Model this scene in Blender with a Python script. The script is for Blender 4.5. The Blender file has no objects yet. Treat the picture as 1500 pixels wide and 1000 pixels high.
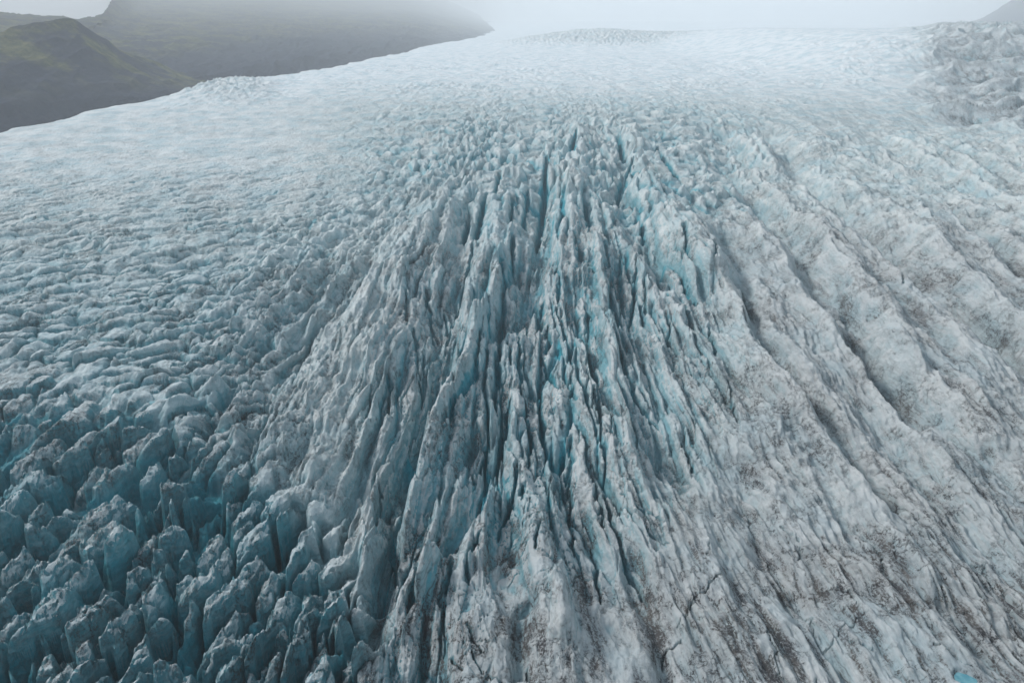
import bpy, math
import numpy as np
from concurrent.futures import ThreadPoolExecutor

Q = 1.0            # mesh density
rad = math.radians
sc = bpy.context.scene
f32 = np.float32

# ------------------------------------------------------------------ camera model
CH = 130.0                       # camera height over the ice front
PITCH = math.atan(0.4)
CP, SP = math.cos(PITCH), math.sin(PITCH)
FPX = 1000.0                     # focal length in photo pixels (1500 px wide)

_by = np.array([-400, 0, 150, 300, 400, 560, 900, 1200, 1500, 2500, 4000, 6000, 9000, 13000, 17000, 26000], float)
_bz = np.array([-8, -1, 3, 9, 14.5, 26, 50, 78, 100, 168, 250, 370, 562, 845, 1030, 1060], float)
_ty = np.arange(-400, 26000, 5.0)
_tz = np.interp(_ty, _by, _bz)
def _smooth(a, n):
    k = np.hanning(n); k /= k.sum()
    p = np.pad(a, n // 2, mode='edge')
    return np.convolve(p, k, 'same')[n // 2:-(n // 2)][:len(a)]
_tz = _smooth(_tz, 41)
def zbase(Y): return np.interp(Y, _ty, _tz)

def project(X, Y, Z):
    d = Y * CP + (CH - Z) * SP
    v = (Z - CH) * CP + Y * SP
    d = np.maximum(d, 1.0)
    return 750 + FPX * X / d, 500 - FPX * v / d

def unproject(px, py, dz=0.0):
    """point where the sight line through a photo pixel meets the base surface raised by dz"""
    dx, dv = (px - 750) / FPX, (500 - py) / FPX
    dy, dzr = CP + dv * SP, -SP + dv * CP
    lo, hi = 20.0, 17000.0
    for Y in np.geomspace(40, 17000, 900):
        t = Y / dy
        if CH + t * dzr < zbase(Y) + dz:
            hi = Y; break
        lo = Y
    for _ in range(30):
        m = (lo + hi) / 2
        if CH + m / dy * dzr < zbase(m) + dz: hi = m
        else: lo = m
    t = hi / dy
    return dx * t, hi

def ray_at(px, py, Y):
    dx, dv = (px - 750) / FPX, (500 - py) / FPX
    dy, dzr = CP + dv * SP, -SP + dv * CP
    t = Y / dy
    return (dx * t, Y, CH + t * dzr)

# ------------------------------------------------------------------ noise
_rng = np.random.RandomState(7)
_perm = _rng.permutation(4096).astype(np.int32)
_ang = _rng.rand(4096) * 2 * np.pi
_gx, _gy = np.cos(_ang).astype(f32), np.sin(_ang).astype(f32)
_r1, _r2, _r3, _r4 = [_rng.rand(4096).astype(f32) for _ in range(4)]

def _hash(ix, iy, seed):
    return _perm[(_perm[(ix + seed * 131) & 4095] + iy + seed * 57) & 4095]

def noise(x, y, seed=0):
    xf, yf = np.floor(x), np.floor(y)
    ix, iy = xf.astype(np.int32), yf.astype(np.int32)
    fx, fy = (x - xf).astype(f32), (y - yf).astype(f32)
    u = fx * fx * fx * (fx * (fx * 6 - 15) + 10)
    v = fy * fy * fy * (fy * (fy * 6 - 15) + 10)
    def g(a, b):
        h = _hash(ix + a, iy + b, seed)
        return _gx[h] * (fx - a) + _gy[h] * (fy - b)
    n0 = g(0, 0); n0 += u * (g(1, 0) - n0)
    n1 = g(0, 1); n1 += u * (g(1, 1) - n1)
    return (n0 + v * (n1 - n0)) * f32(1.5)

def fbm(x, y, oc=4, seed=0, gain=0.5):
    s, a = 0, 1.0
    for o in range(oc):
        s = s + a * noise(x, y, seed + o * 3)
        x, y, a = x * 2.03 + 17.1, y * 2.03 - 9.7, a * gain
    return s

def ridged(x, y, oc=4, seed=0, gain=0.5):
    s, a, w = 0, 1.0, 1.0
    for o in range(oc):
        n = 1 - np.abs(noise(x, y, seed + o * 5)); n = n * n
        s = s + a * n * w
        w = np.clip(n * 1.4, 0, 1)
        x, y, a = x * 2.1 + 5.3, y * 2.1 + 31.7, a * gain
    return s

def worley(x, y, seed=0, jit=0.9):
    """cell border distance, offset to the cell's seed, cell randoms"""
    xf, yf = np.floor(x), np.floor(y)
    ix, iy = xf.astype(np.int32), yf.astype(np.int32)
    fx, fy = (x - xf).astype(f32), (y - yf).astype(f32)
    best = np.full(x.shape, 9e9, f32); bx = np.zeros_like(best); by = np.zeros_like(best)
    bh = np.zeros(x.shape, np.int32)
    cand = []
    for a in (-1, 0, 1):
        for b in (-1, 0, 1):
            h = _hash(ix + a, iy + b, seed)
            dx = a + 0.5 + jit * (_r1[h] - 0.5) - fx
            dy = b + 0.5 + jit * (_r2[h] - 0.5) - fy
            d = dx * dx + dy * dy
            cand.append((dx, dy))
            m = d < best
            best = np.where(m, d, best); bx = np.where(m, dx, bx); by = np.where(m, dy, by); bh = np.where(m, h, bh)
    e = np.full(x.shape, 9e9, f32)
    for dx, dy in cand:
        rx, ry = dx - bx, dy - by
        L = np.sqrt(rx * rx + ry * ry)
        q = ((dx + bx) * rx + (dy + by) * ry) * 0.5 / np.maximum(L, 1e-4)
        e = np.where(L > 1e-3, np.minimum(e, q), e)
    return e, bx, by, bh

def sst(a, b, x):
    t = np.clip((x - a) / (b - a), 0, 1)
    return t * t * (3 - 2 * t)

# ------------------------------------------------------------------ traced features (photo pixels)
def cr(ox, oy, pts, w, depth=None):
    """crevasse traced in a 3x enlargement whose corner is (ox, oy)"""
    return [(ox + x / 2.994, oy + y / 2.994) for x, y in pts], w / 2.994, depth

CREV = []
O = (500, 334)
for pts, w in [
    ([(545,225),(505,300),(455,430)],16), ([(525,480),(495,600),(455,680),(385,800)],28),
    ([(610,480),(585,620),(520,730),(440,850)],36), ([(692,460),(685,600),(668,745)],36),
    ([(780,430),(785,560),(790,690)],20), ([(850,210),(872,320),(862,390)],24), ([(905,345),(912,430),(900,480)],24),
    ([(868,470),(930,580),(962,670)],20), ([(1075,290),(1150,390),(1230,520),(1290,650),(1400,770)],20),
    ([(1185,170),(1180,260),(1230,345)],16), ([(1226,95),(1225,200),(1240,320)],20), ([(1295,140),(1285,260),(1262,360)],22),
    ([(1335,210),(1335,335)],12), ([(1388,145),(1395,250),(1445,305)],24), ([(1430,380),(1440,475)],14),
    ([(1085,580),(1080,665)],13), ([(1112,640),(1100,755)],13), ([(1125,630),(1140,830),(1165,1000)],24),
    ([(552,125),(520,265)],14), ([(585,-10),(560,125)],16), ([(750,-10),(750,115)],24), ([(700,120),(720,205)],24),
    ([(370,250),(400,430)],18), ([(320,425),(340,610)],16), ([(205,610),(195,745)],22), ([(280,290),(285,405)],12),
    ([(645,820),(600,930),(560,1010)],18), ([(740,690),(700,850),(680,1000)],30), ([(800,680),(832,830),(820,1000)],24),
    ([(870,590),(880,750),(890,910)],24), ([(995,850),(960,935)],18), ([(1010,830),(1000,1010)],20),
    ([(945,150),(960,265)],18), ([(1020,30),(1060,150),(1110,205)],20), ([(882,240),(870,335)],20),
    ([(940,290),(1000,450),(1012,560)],22), ([(1060,420),(1110,560),(1130,640)],16), ([(1160,60),(1175,170)],16),
    ([(520,640),(470,740)],16), ([(400,640),(350,760),(320,860)],20), ([(450,300),(470,420)],14), ([(130,640),(110,760)],12),
    ([(640,520),(630,640)],14), ([(735,470),(740,560)],12), ([(560,300),(600,380)],12), ([(1010,600),(1030,720)],16),
]: CREV.append(cr(*O, pts, w))
O = (500, 666)
for pts, w in [
    ([(680,-10),(600,180),(495,340)],20), ([(772,-10),(740,150),(690,300)],26), ([(800,80),(795,160)],16), ([(1008,-10),(1010,200),(1020,365)],20),
    ([(915,20),(920,150),(915,295)],14), ([(1110,-10),(1130,120),(1150,235)],20), ([(1150,60),(1200,250),(1280,400),(1350,525)],24),
    ([(1100,285),(1120,420),(1150,565)],17), ([(555,410),(550,545)],16), ([(600,355),(560,420)],14), ([(455,590),(440,695)],22),
    ([(345,440),(310,610)],30), ([(470,440),(430,600)],22), ([(210,10),(200,150),(215,300),(240,430)],24), ([(160,-10),(150,210)],18),
    ([(365,330),(270,400),(225,610)],24), ([(560,720),(600,835)],8), ([(550,830),(620,920)],8), ([(480,850),(540,935)],8), ([(640,920),(720,985)],8),
    ([(50,820),(48,900),(80,955)],8), ([(870,300),(850,425)],14), ([(1230,110),(1330,200),(1430,250)],12), ([(1240,180),(1350,280),(1440,330)],12),
    ([(1410,770),(1430,740),(1500,720)],10), ([(760,90),(720,200)],14), ([(640,300),(560,400)],16), ([(1040,420),(1020,520)],8), ([(820,880),(825,990)],14),
]: CREV.append(cr(*O, pts, w))
O = (500, 0)
for pts, w in [
    ([(1030,600),(1010,680),(940,740)],30), ([(900,680),(890,820),(860,980)],34), ([(1210,840),(1230,760),(1290,690)],26), ([(1070,860),(1090,980)],26),
    ([(980,820),(960,980)],26), ([(1210,590),(1240,680)],26), ([(1380,640),(1430,720),(1500,800)],30), ([(560,900),(530,1000)],30),
    ([(640,820),(590,960)],26), ([(750,860),(740,960)],20), ([(1300,900),(1340,990)],20), ([(820,800),(800,920)],20), ([(1200,900),(1195,990)],18), ([(700,740),(670,850)],22),
]: CREV.append(cr(*O, pts, w))
O = (1000, 334)
for pts, w in [
    ([(5,30),(20,150)],18), ([(0,180),(60,290),(100,350)],22), ([(135,110),(138,210)],18), ([(75,10),(95,50)],14), ([(255,210),(300,300),(340,350)],20),
    ([(265,370),(310,510),(350,570)],20), ([(345,545),(385,610)],14), ([(440,590),(495,670)],16), ([(120,420),(150,540)],14), ([(10,330),(45,420)],12),
    ([(960,160),(975,185)],10), ([(965,210),(968,250)],9), ([(0,830),(60,960)],12), ([(200,640),(250,790)],10),
]: CREV.append(cr(*O, pts, w))
O = (1000, 666)   # thin cracks of the smooth right side
for pts, w in [
    ([(700,485),(750,520),(800,600)],9), ([(560,560),(620,590),(630,680),(660,730)],9), ([(650,700),(720,660),(810,620)],6), ([(430,860),(490,930),(560,990)],12),
    ([(1110,770),(1200,820),(1290,880)],7), ([(1180,290),(1240,345),(1340,380),(1370,440),(1440,500)],9), ([(1320,680),(1400,760),(1490,860)],10),
    ([(1160,570),(1270,630)],6), ([(700,205),(860,320),(900,430)],6), ([(330,250),(400,360),(540,540)],8), ([(940,330),(950,400)],5), ([(0,650),(80,560),(170,480)],5),
    ([(380,680),(430,780),(440,860)],6), ([(960,560),(1040,620),(1150,670)],6), ([(310,930),(370,1000)],9), ([(1380,890),(1490,970)],8), ([(600,860),(660,960)],6), ([(740,700),(850,770)],5),
    ([(450,220),(520,290),(530,350)],7), ([(260,60),(330,200)],5), ([(1120,230),(1190,300)],7), ([(1060,20),(1190,100)],9), ([(120,310),(125,410)],8), ([(820,70),(850,95)],9),
]: CREV.append(cr(*O, pts, w, 2.2))
O = (0, 334)
for pts, w in [([(315,640),(350,710)],16), ([(555,740),(570,830)],20), ([(410,750),(440,860)],30), ([(800,740),(775,810)],12), ([(825,830),(850,940)],14), ([(725,920),(735,1000)],26), ([(270,870),(340,940)],22)]:
    CREV.append(cr(*O, pts, w))

# broad valleys: points, half width px, depth m
VAL = [
    ([(800,262),(790,330),(765,400),(745,475)], 24, 12), ([(922,225),(905,290),(955,365),(985,420)], 20, 9),
    ([(1053,187),(1080,244),(1117,284),(1143,330),(1187,394),(1247,461),(1267,521),(1300,560),(1360,620)], 26, 8),
    ([(1063,347),(1087,400),(1100,444),(1113,491),(1163,557),(1230,640),(1300,730)], 18, 6),
    ([(1120,190),(1150,224),(1187,260),(1227,294),(1267,330),(1333,397),(1417,451),(1500,520)], 24, 8),
    ([(1240,205),(1310,247),(1350,267),(1400,300),(1463,367),(1530,420)], 20, 6),
    ([(690,300),(683,334),(673,400),(660,450),(643,517),(620,567),(590,640),(560,720)], 20, 7),
    ([(560,310),(484,350),(450,460),(437,514),(410,560),(367,634),(310,720)], 16, 4),
    ([(400,500),(350,544),(327,594),(290,650)], 14, 5), ([(560,560),(540,640),(520,700),(480,790),(440,880)], 22, 3.5),
    ([(605,640),(580,760),(550,860),(520,960)], 20, 5), ([(700,640),(690,720),(640,800)], 22, 8),
    ([(1180,640),(1240,720),(1330,830),(1420,930)], 30, 3), ([(1080,660),(1120,760),(1180,860),(1240,970)], 26, 2.5), ([(1330,560),(1420,640),(1520,720)], 30, 3),
    ([(880,520),(940,600),(1000,700)], 16, 4), ([(770,880),(760,1000)], 14, 3), ([(930,820),(960,920),(980,1010)], 14, 3),
]
CREST = [
    ([(850,190),(835,260),(830,320),(842,400)], 22, 9), ([(930,190),(935,250),(985,320),(1040,400)], 22, 8), ([(700,480),(680,540),(640,610),(610,680),(590,740)], 20, 8),
    ([(735,360),(715,430),(700,480)], 18, 6), ([(870,330),(880,420),(900,520),(940,600)], 14, 4), ([(640,290),(600,340),(570,420),(520,520)], 30, 6),
    ([(560,400),(470,520),(410,640),(340,760)], 24, 4), ([(1110,197),(1150,240),(1200,310),(1280,420),(1340,520),(1440,620)], 24, 4),
    ([(1020,330),(1070,430),(1140,560),(1240,690),(1360,830)], 26, 4), ([(545,720),(530,800),(480,900)], 14, 6), ([(640,780),(620,850)], 14, 6), ([(780,720),(800,820),(820,920)], 26, 4),
]

def polyline(pts, hw, dz=0.0):
    P = np.array([unproject(x, y, dz) for x, y in pts])
    D = P[:, 1] * CP + CH * SP
    return P, hw * D / FPX          # world points, half widths in metres

CREV_W = []
for pts, w, dep in CREV:
    P, W = polyline(pts, w * 0.5, 3)
    taper = np.ones(len(P)); taper[0] = 0.25; taper[-1] = 0.35
    wm = float(np.median(W))
    CREV_W.append((P, W * taper if len(P) > 2 else W * 0.8, dep if dep else min(3.2 * wm + 3.0, 15.0), wm))
    if dep: CREV_W[-1] = (P, W * taper * .55, 1.5, wm)
VAL_W = [(*polyline(p, w, 0), -d) for p, w, d in VAL] + [(*polyline(p, w, 4), d) for p, w, d in CREST]

def seg_dist(X, Y, P, W):
    """distance to a polyline, width at the nearest point, distance along / past the ends"""
    best = np.full(X.shape, 1e9, f32); bw = np.zeros_like(best)
    for i in range(len(P) - 1):
        ax, ay = P[i]; bx, by = P[i + 1]
        dx, dy = bx - ax, by - ay
        t = np.clip(((X - ax) * dx + (Y - ay) * dy) / (dx * dx + dy * dy), 0, 1)
        d = np.hypot(X - ax - t * dx, Y - ay - t * dy)
        m = d < best
        best = np.where(m, d, best); bw = np.where(m, W[i] + t * (W[i + 1] - W[i]), bw)
    return best, bw

# ------------------------------------------------------------------ traced seracs (photo pixels: x, y of the top, half width, half length factor)
SER = [
    (20,745,20,1.6),(37,775,26,1.7),(67,702,27,2.1),(13,815,18,1.6),(128,686,17,1.6),(132,703,13,1.4),(143,742,26,1.9),(147,790,23,1.8),
    (178,700,24,2.2),(208,692,24,1.7),(202,750,19,1.9),(204,800,20,1.8),(230,729,22,1.7),(93,800,19,1.7),(164,813,18,1.8),(117,845,18,2.0),
    (72,843,27,2.1),(153,850,19,2.0),(187,856,14,1.6),(227,846,15,2.4),(213,826,14,1.5),(250,752,16,2.4),(280,730,22,1.9),(300,800,26,1.7),
    (277,816,17,1.6),(320,820,16,1.6),(358,823,20,1.9),(357,756,19,1.9),(393,703,25,1.8),(412,735,24,2.0),(415,770,18,1.8),(380,780,24,2.0),
    (460,752,18,1.8),(482,780,16,3.2),(433,803,13,1.6),(293,866,19,2.2),(323,880,22,2.1),(323,906,21,2.1),(383,860,16,2.8),(400,885,19,2.6),
    (263,908,26,1.8),(217,896,22,1.6),(214,930,20,2.0),(170,906,19,1.8),(167,932,19,1.8),(127,897,20,2.2),(117,922,17,2.0),(63,912,25,2.3),
    (20,880,19,1.8),(20,900,17,1.6),(50,940,16,1.7),(27,960,19,1.8),(110,965,16,2.4),(143,981,19,1.9),(160,950,16,1.8),(117,987,15,1.8),
    (75,985,20,1.8),(8,993,14,1.5),(310,945,21,2.2),(270,977,23,1.8),(247,930,16,1.9),(353,950,14,2.0),(333,990,16,1.8),(413,940,15,2.6),
    (397,966,13,1.8),(433,976,14,1.8),(450,932,13,2.0),(380,943,13,1.7),(430,925,13,1.8),(467,882,14,3.0),(353,916,11,2.0),
    (117,607,21,1.5),(163,590,24,1.6),(200,590,16,1.5),(97,555,22,1.3),(117,582,18,1.3),(63,655,23,1.7),(127,640,18,1.6),(80,635,16,1.6),
    (20,635,20,1.4),(17,592,23,1.3),(50,610,18,1.4),(200,618,18,1.5),(187,648,14,1.5),(204,652,15,1.5),(230,655,16,1.9),(144,657,14,1.4),
    (263,634,18,2.4),(250,675,13,1.8),(268,680,11,1.6),(290,668,15,1.6),(310,665,16,1.8),(105,675,16,1.5),(152,625,18,1.5),(25,700,20,1.5),
    (350,690,20,1.8),(333,735,17,1.8),(440,840,13,2.4),(345,785,15,1.6),(15,855,18,1.6),(45,830,16,1.5),(240,790,16,1.8),(262,850,13,1.8),
    (60,965,16,1.6),(200,965,18,1.8),(230,985,16,1.7),(300,988,16,1.6),(365,985,15,1.8),(400,992,14,1.7),(460,965,13,2.2),(470,935,12,2.4),
    (500,860,13,3.2),(440,890,13,2.6),(485,915,12,2.6),(505,930,12,3.0),(425,700,16,1.8),(455,700,16,2.4),(430,665,16,2.4),(395,665,18,2.2),
    (350,650,18,1.9),(310,632,17,1.9),(490,720,14,2.6),(510,760,12,3.0),(505,810,12,3.0),(530,840,12,3.2),
    (20,540,22,1.2),(60,530,22,1.2),(150,550,22,1.3),(200,550,22,1.4),(60,570,20,1.3),
]
SERAC_LABELS = {
    (37, 775): 'large pale domed serac at the left edge, dark cracks running down its front',
    (20, 745): 'smooth pale rounded serac on the left edge, just behind the cracked pale dome',
    (67, 702): 'broad pale blue serac with slanting dark bands across its flat top',
    (143, 742): 'large rounded grey serac with blotchy cracks, right of the slant-banded one',
    (208, 692): 'white topped serac just right of a narrow blue vertical split',
    (178, 700): 'dark flanked serac on the left side of the narrow blue vertical split',
    (202, 750): 'brown grey wedge of ice leaning left below the narrow blue vertical split',
    (204, 800): 'rounded boulder-like grey serac standing alone in a dark gap',
    (230, 729): 'plain grey serac with a sloping pointed top, right of the white topped split one',
    (164, 813): 'pinkish grey pointed serac in front of the large blotchy rounded one',
    (93, 800): 'dark greenish serac with a thin pale rim, behind the one with the big blue face',
    (117, 845): 'dark narrow serac with a rounded tip between two deep black gaps',
    (72, 843): 'serac with a bright rim and one big smooth blue face',
    (153, 850): 'long grey serac with a pale left edge, leaning right in front of a pinkish point',
    (227, 846): 'slender dark slab of ice leaning right with a pale upper edge',
    (250, 752): 'long diagonal grey ice ridge leaning up to the right, thin pale crest',
    (280, 730): 'dark broken ice slab covered in grit beside the long diagonal ridge',
    (300, 800): 'pale blue serac with a knobbly white crown and a black hollow under it',
    (358, 823): 'dull grey serac with a dark gritty hollow in the middle of its face',
    (357, 756): 'narrow whitish speckled serac beside a cracked dark rounded one',
    (393, 703): 'blunt pale bluish ice block with a crumbled top',
    (412, 735): 'serac with a blunt pale crown over a dark striped hollow',
    (380, 780): 'dark gritty rounded serac with a finely cracked skin',
    (293, 866): 'pale blue pointed serac with a thin dark vertical crack beside its tip',
    (323, 880): 'rounded grey serac with dull blotches, right of the crack-tipped pale blue one',
    (323, 906): 'grey ice wedge narrowing downwards, in front of the blotched rounded serac',
    (383, 860): 'dark slab of ice leaning right with grit along its upper edge',
    (400, 885): 'blue diagonal ice slab lying against the dark grit-edged slab',
    (263, 908): 'big blue serac with two pale knobs on its crown and fine slanting layers',
    (217, 896): 'broad greenish white serac with a ragged top',
    (214, 930): 'smooth blue curved slab of ice with a pale bent edge',
    (170, 906): 'grey serac with a rounded crown edged in white, left of the ragged broad one',
    (127, 897): 'tall narrow serac with a pale crown and a dark thinly layered body',
    (63, 912): 'dark serac with a jagged black hollow in its side',
    (27, 960): 'small rounded grey serac near the lower left corner',
    (310, 945): 'tapered pale serac with a notch in its top',
    (413, 940): 'pointed serac with a bright white tip',
    (117, 607): 'smooth pale blue domed serac with a deep blue slot on its right',
    (163, 590): 'square topped ice block with blue slots on both sides',
    (200, 590): 'squarish grey ice block right of the square topped one',
    (63, 655): 'bright triangular topped serac near the left edge',
    (17, 592): 'jagged pale ice crest on the left edge, uppermost of the seracs there',
    (20, 635): 'dark rounded ice block on the left edge under the jagged pale crest',
    (263, 634): 'tall light grey ice slab with a thin dark crack along its right edge',
    (230, 655): 'blocky serac with a smooth blue wall facing a deep dark slot',
    (13, 815): 'striped serac with a white top, cut by the left edge',
    (20, 880): 'pale turquoise serac on the left edge with thin cracks',
}
SERAC_KEYS = set(SERAC_LABELS)
_ss = np.random.RandomState(3)
S_P, S_W, S_L, S_A, S_H, S_T = [], [], [], [], [], []
def add_seed(px, py, hw, lf, traced=True):
    x, y = unproject(px, py + hw * 0.9 - 42, 4.0)
    D = y * CP + CH * SP
    w = hw * D / FPX
    S_P.append((x, y)); S_W.append(w * .92); S_L.append(w * lf * 1.30)
    S_A.append(rad(14 + (px / 500) * 8 + _ss.uniform(-10, 10)))
    S_H.append(_ss.uniform(-3.2, 2.8) - (5.0 if not traced and _ss.rand() < .25 else 0) + (0.16 * w)); S_T.append((0, 0))
SER = [s for s in SER if s[2] > 11 or s[:2] in SERAC_KEYS]
for s in SER: add_seed(*s)
N_TR = len(SER)
# loose fill between the traced ones, also out of frame below and to the left
for _ in range(4000):
    px, py = _ss.uniform(-260, 540), _ss.uniform(500, 1260)
    if px > np.interp(py, [500, 640, 760, 860, 1000, 1260], [210, 330, 440, 520, 540, 560]): continue
    x, y = unproject(px, py + 15, 4.0)
    dd = [math.hypot((x - p[0]) / (w * 1.55), (y - p[1]) / (l * 1.35)) for p, w, l in zip(S_P, S_W, S_L)]
    if min(dd) > .86: add_seed(px, py, _ss.uniform(11, 25), _ss.uniform(1.5, 2.7), False)
S_P, S_W, S_L, S_A, S_H, S_T = map(np.array, (S_P, S_W, S_L, S_A, S_H, S_T))

def serac_cells(X, Y):
    wx = X + 2.2 * fbm(X / 9, Y / 9, 3, 61); wy = Y + 3.0 * fbm(X / 9, Y / 9, 3, 71)
    f1 = np.full(X.shape, 1e9, f32); f2 = f1.copy(); idx = np.zeros(X.shape, np.int32)
    for i in range(len(S_P)):
        c, s = math.cos(S_A[i]), math.sin(S_A[i])
        dx, dy = wx - S_P[i, 0], wy - S_P[i, 1]
        u, v = dx * c - dy * s, dx * s + dy * c
        d = np.sqrt((u / S_W[i]) ** 2 + (v / S_L[i]) ** 2)
        m = d < f1
        f2 = np.where(m, f1, np.minimum(f2, d)); f1 = np.where(m, d, f1); idx = np.where(m, i, idx)
    c, s = np.cos(S_A[idx]), np.sin(S_A[idx])
    dx, dy = X - S_P[idx, 0], Y - S_P[idx, 1]
    return f1, f2, idx, dx * c - dy * s, dx * s + dy * c

# flow lines of the ice, traced (photo row -> photo x), giving a cross-flow coordinate
FLOW = [
    {150:-300, 300:-600, 1000:-2600},
    {150:250, 250:100, 400:-150, 640:-500, 1000:-1100},
    {150:480, 250:400, 380:250, 540:20, 640:-130, 800:-330, 1000:-560},
    {150:600, 250:570, 380:480, 540:270, 640:130, 800:-60, 1000:-230},
    {150:690, 250:640, 310:595, 430:510, 560:420, 700:325, 850:235, 1000:150},
    {150:745, 250:715, 400:673, 517:643, 650:600, 800:535, 1000:440},
    {150:805, 262:798, 400:768, 500:745, 650:728, 800:722, 1000:712},
    {150:835, 250:832, 350:826, 430:824, 517:837, 600:855, 700:885, 840:945, 1000:1020},
    {150:868, 250:880, 350:905, 430:925, 510:955, 590:995, 700:1055, 840:1140, 1000:1250},
    {150:905, 250:945, 347:1020, 400:1050, 491:1100, 557:1155, 640:1230, 730:1310, 850:1410, 1000:1530},
    {150:990, 187:1045, 244:1080, 330:1143, 394:1190, 461:1247, 521:1290, 620:1380, 700:1450, 850:1590, 1000:1720},
    {150:1060, 190:1120, 260:1187, 330:1267, 397:1335, 451:1410, 520:1490, 640:1630, 1000:2050},
    {150:1150, 205:1240, 247:1305, 300:1390, 367:1475, 420:1550, 640:1840, 1000:2350},
    {150:1300, 200:1400, 250:1500, 400:1800, 640:2300, 1000:3000},
]
FY = np.geomspace(60, 10000, 160)
_fl = []
for fl in FLOW:
    P = np.array([unproject(x, y, 0) for y, x in sorted(fl.items())])[::-1]
    _fl.append(_smooth(np.interp(FY, P[:, 1], P[:, 0]), 13))
_fl = np.array(_fl)
for i in range(1, len(_fl)): _fl[i] = np.maximum(_fl[i], _fl[i - 1] + 2.0)
_i0 = int(np.argmin(abs(FY - 330)))
FU = _fl[:, _i0].copy()
def flow_u(X, Y):
    out = np.empty(X.shape)
    for r in range(X.shape[0]):
        k = np.interp(Y[r, 0], FY, np.arange(len(FY)))
        k0 = min(int(k), len(FY) - 2); t = k - k0
        xs = _fl[:, k0] * (1 - t) + _fl[:, k0 + 1] * t
        u = np.interp(X[r], xs, FU)
        lo, hi = X[r] < xs[0], X[r] > xs[-1]
        u = np.where(lo, FU[0] + (X[r] - xs[0]), np.where(hi, FU[-1] + (X[r] - xs[-1]), u))
        out[r] = u
    return out
print('flow', FU.round())

# glacier margin on the far left
_mp = np.array([unproject(x, y, 0) for x, y in [(0,193),(120,166),(250,141),(320,124),(400,113),(500,96),(600,76),(650,58),(690,44)]])
_my = np.concatenate([[-500, 700], _mp[:, 1], [19000, 26000]]); _mx = np.concatenate([[-900, -775], _mp[:, 0], [_mp[-1, 0] + 100, 400]])
print('margin', [(round(a), round(b)) for a, b in _mp])

_pp = unproject(1414, 993, -.5); POOL = (_pp[0], _pp[1], float(zbase(_pp[1])) - .5)

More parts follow.
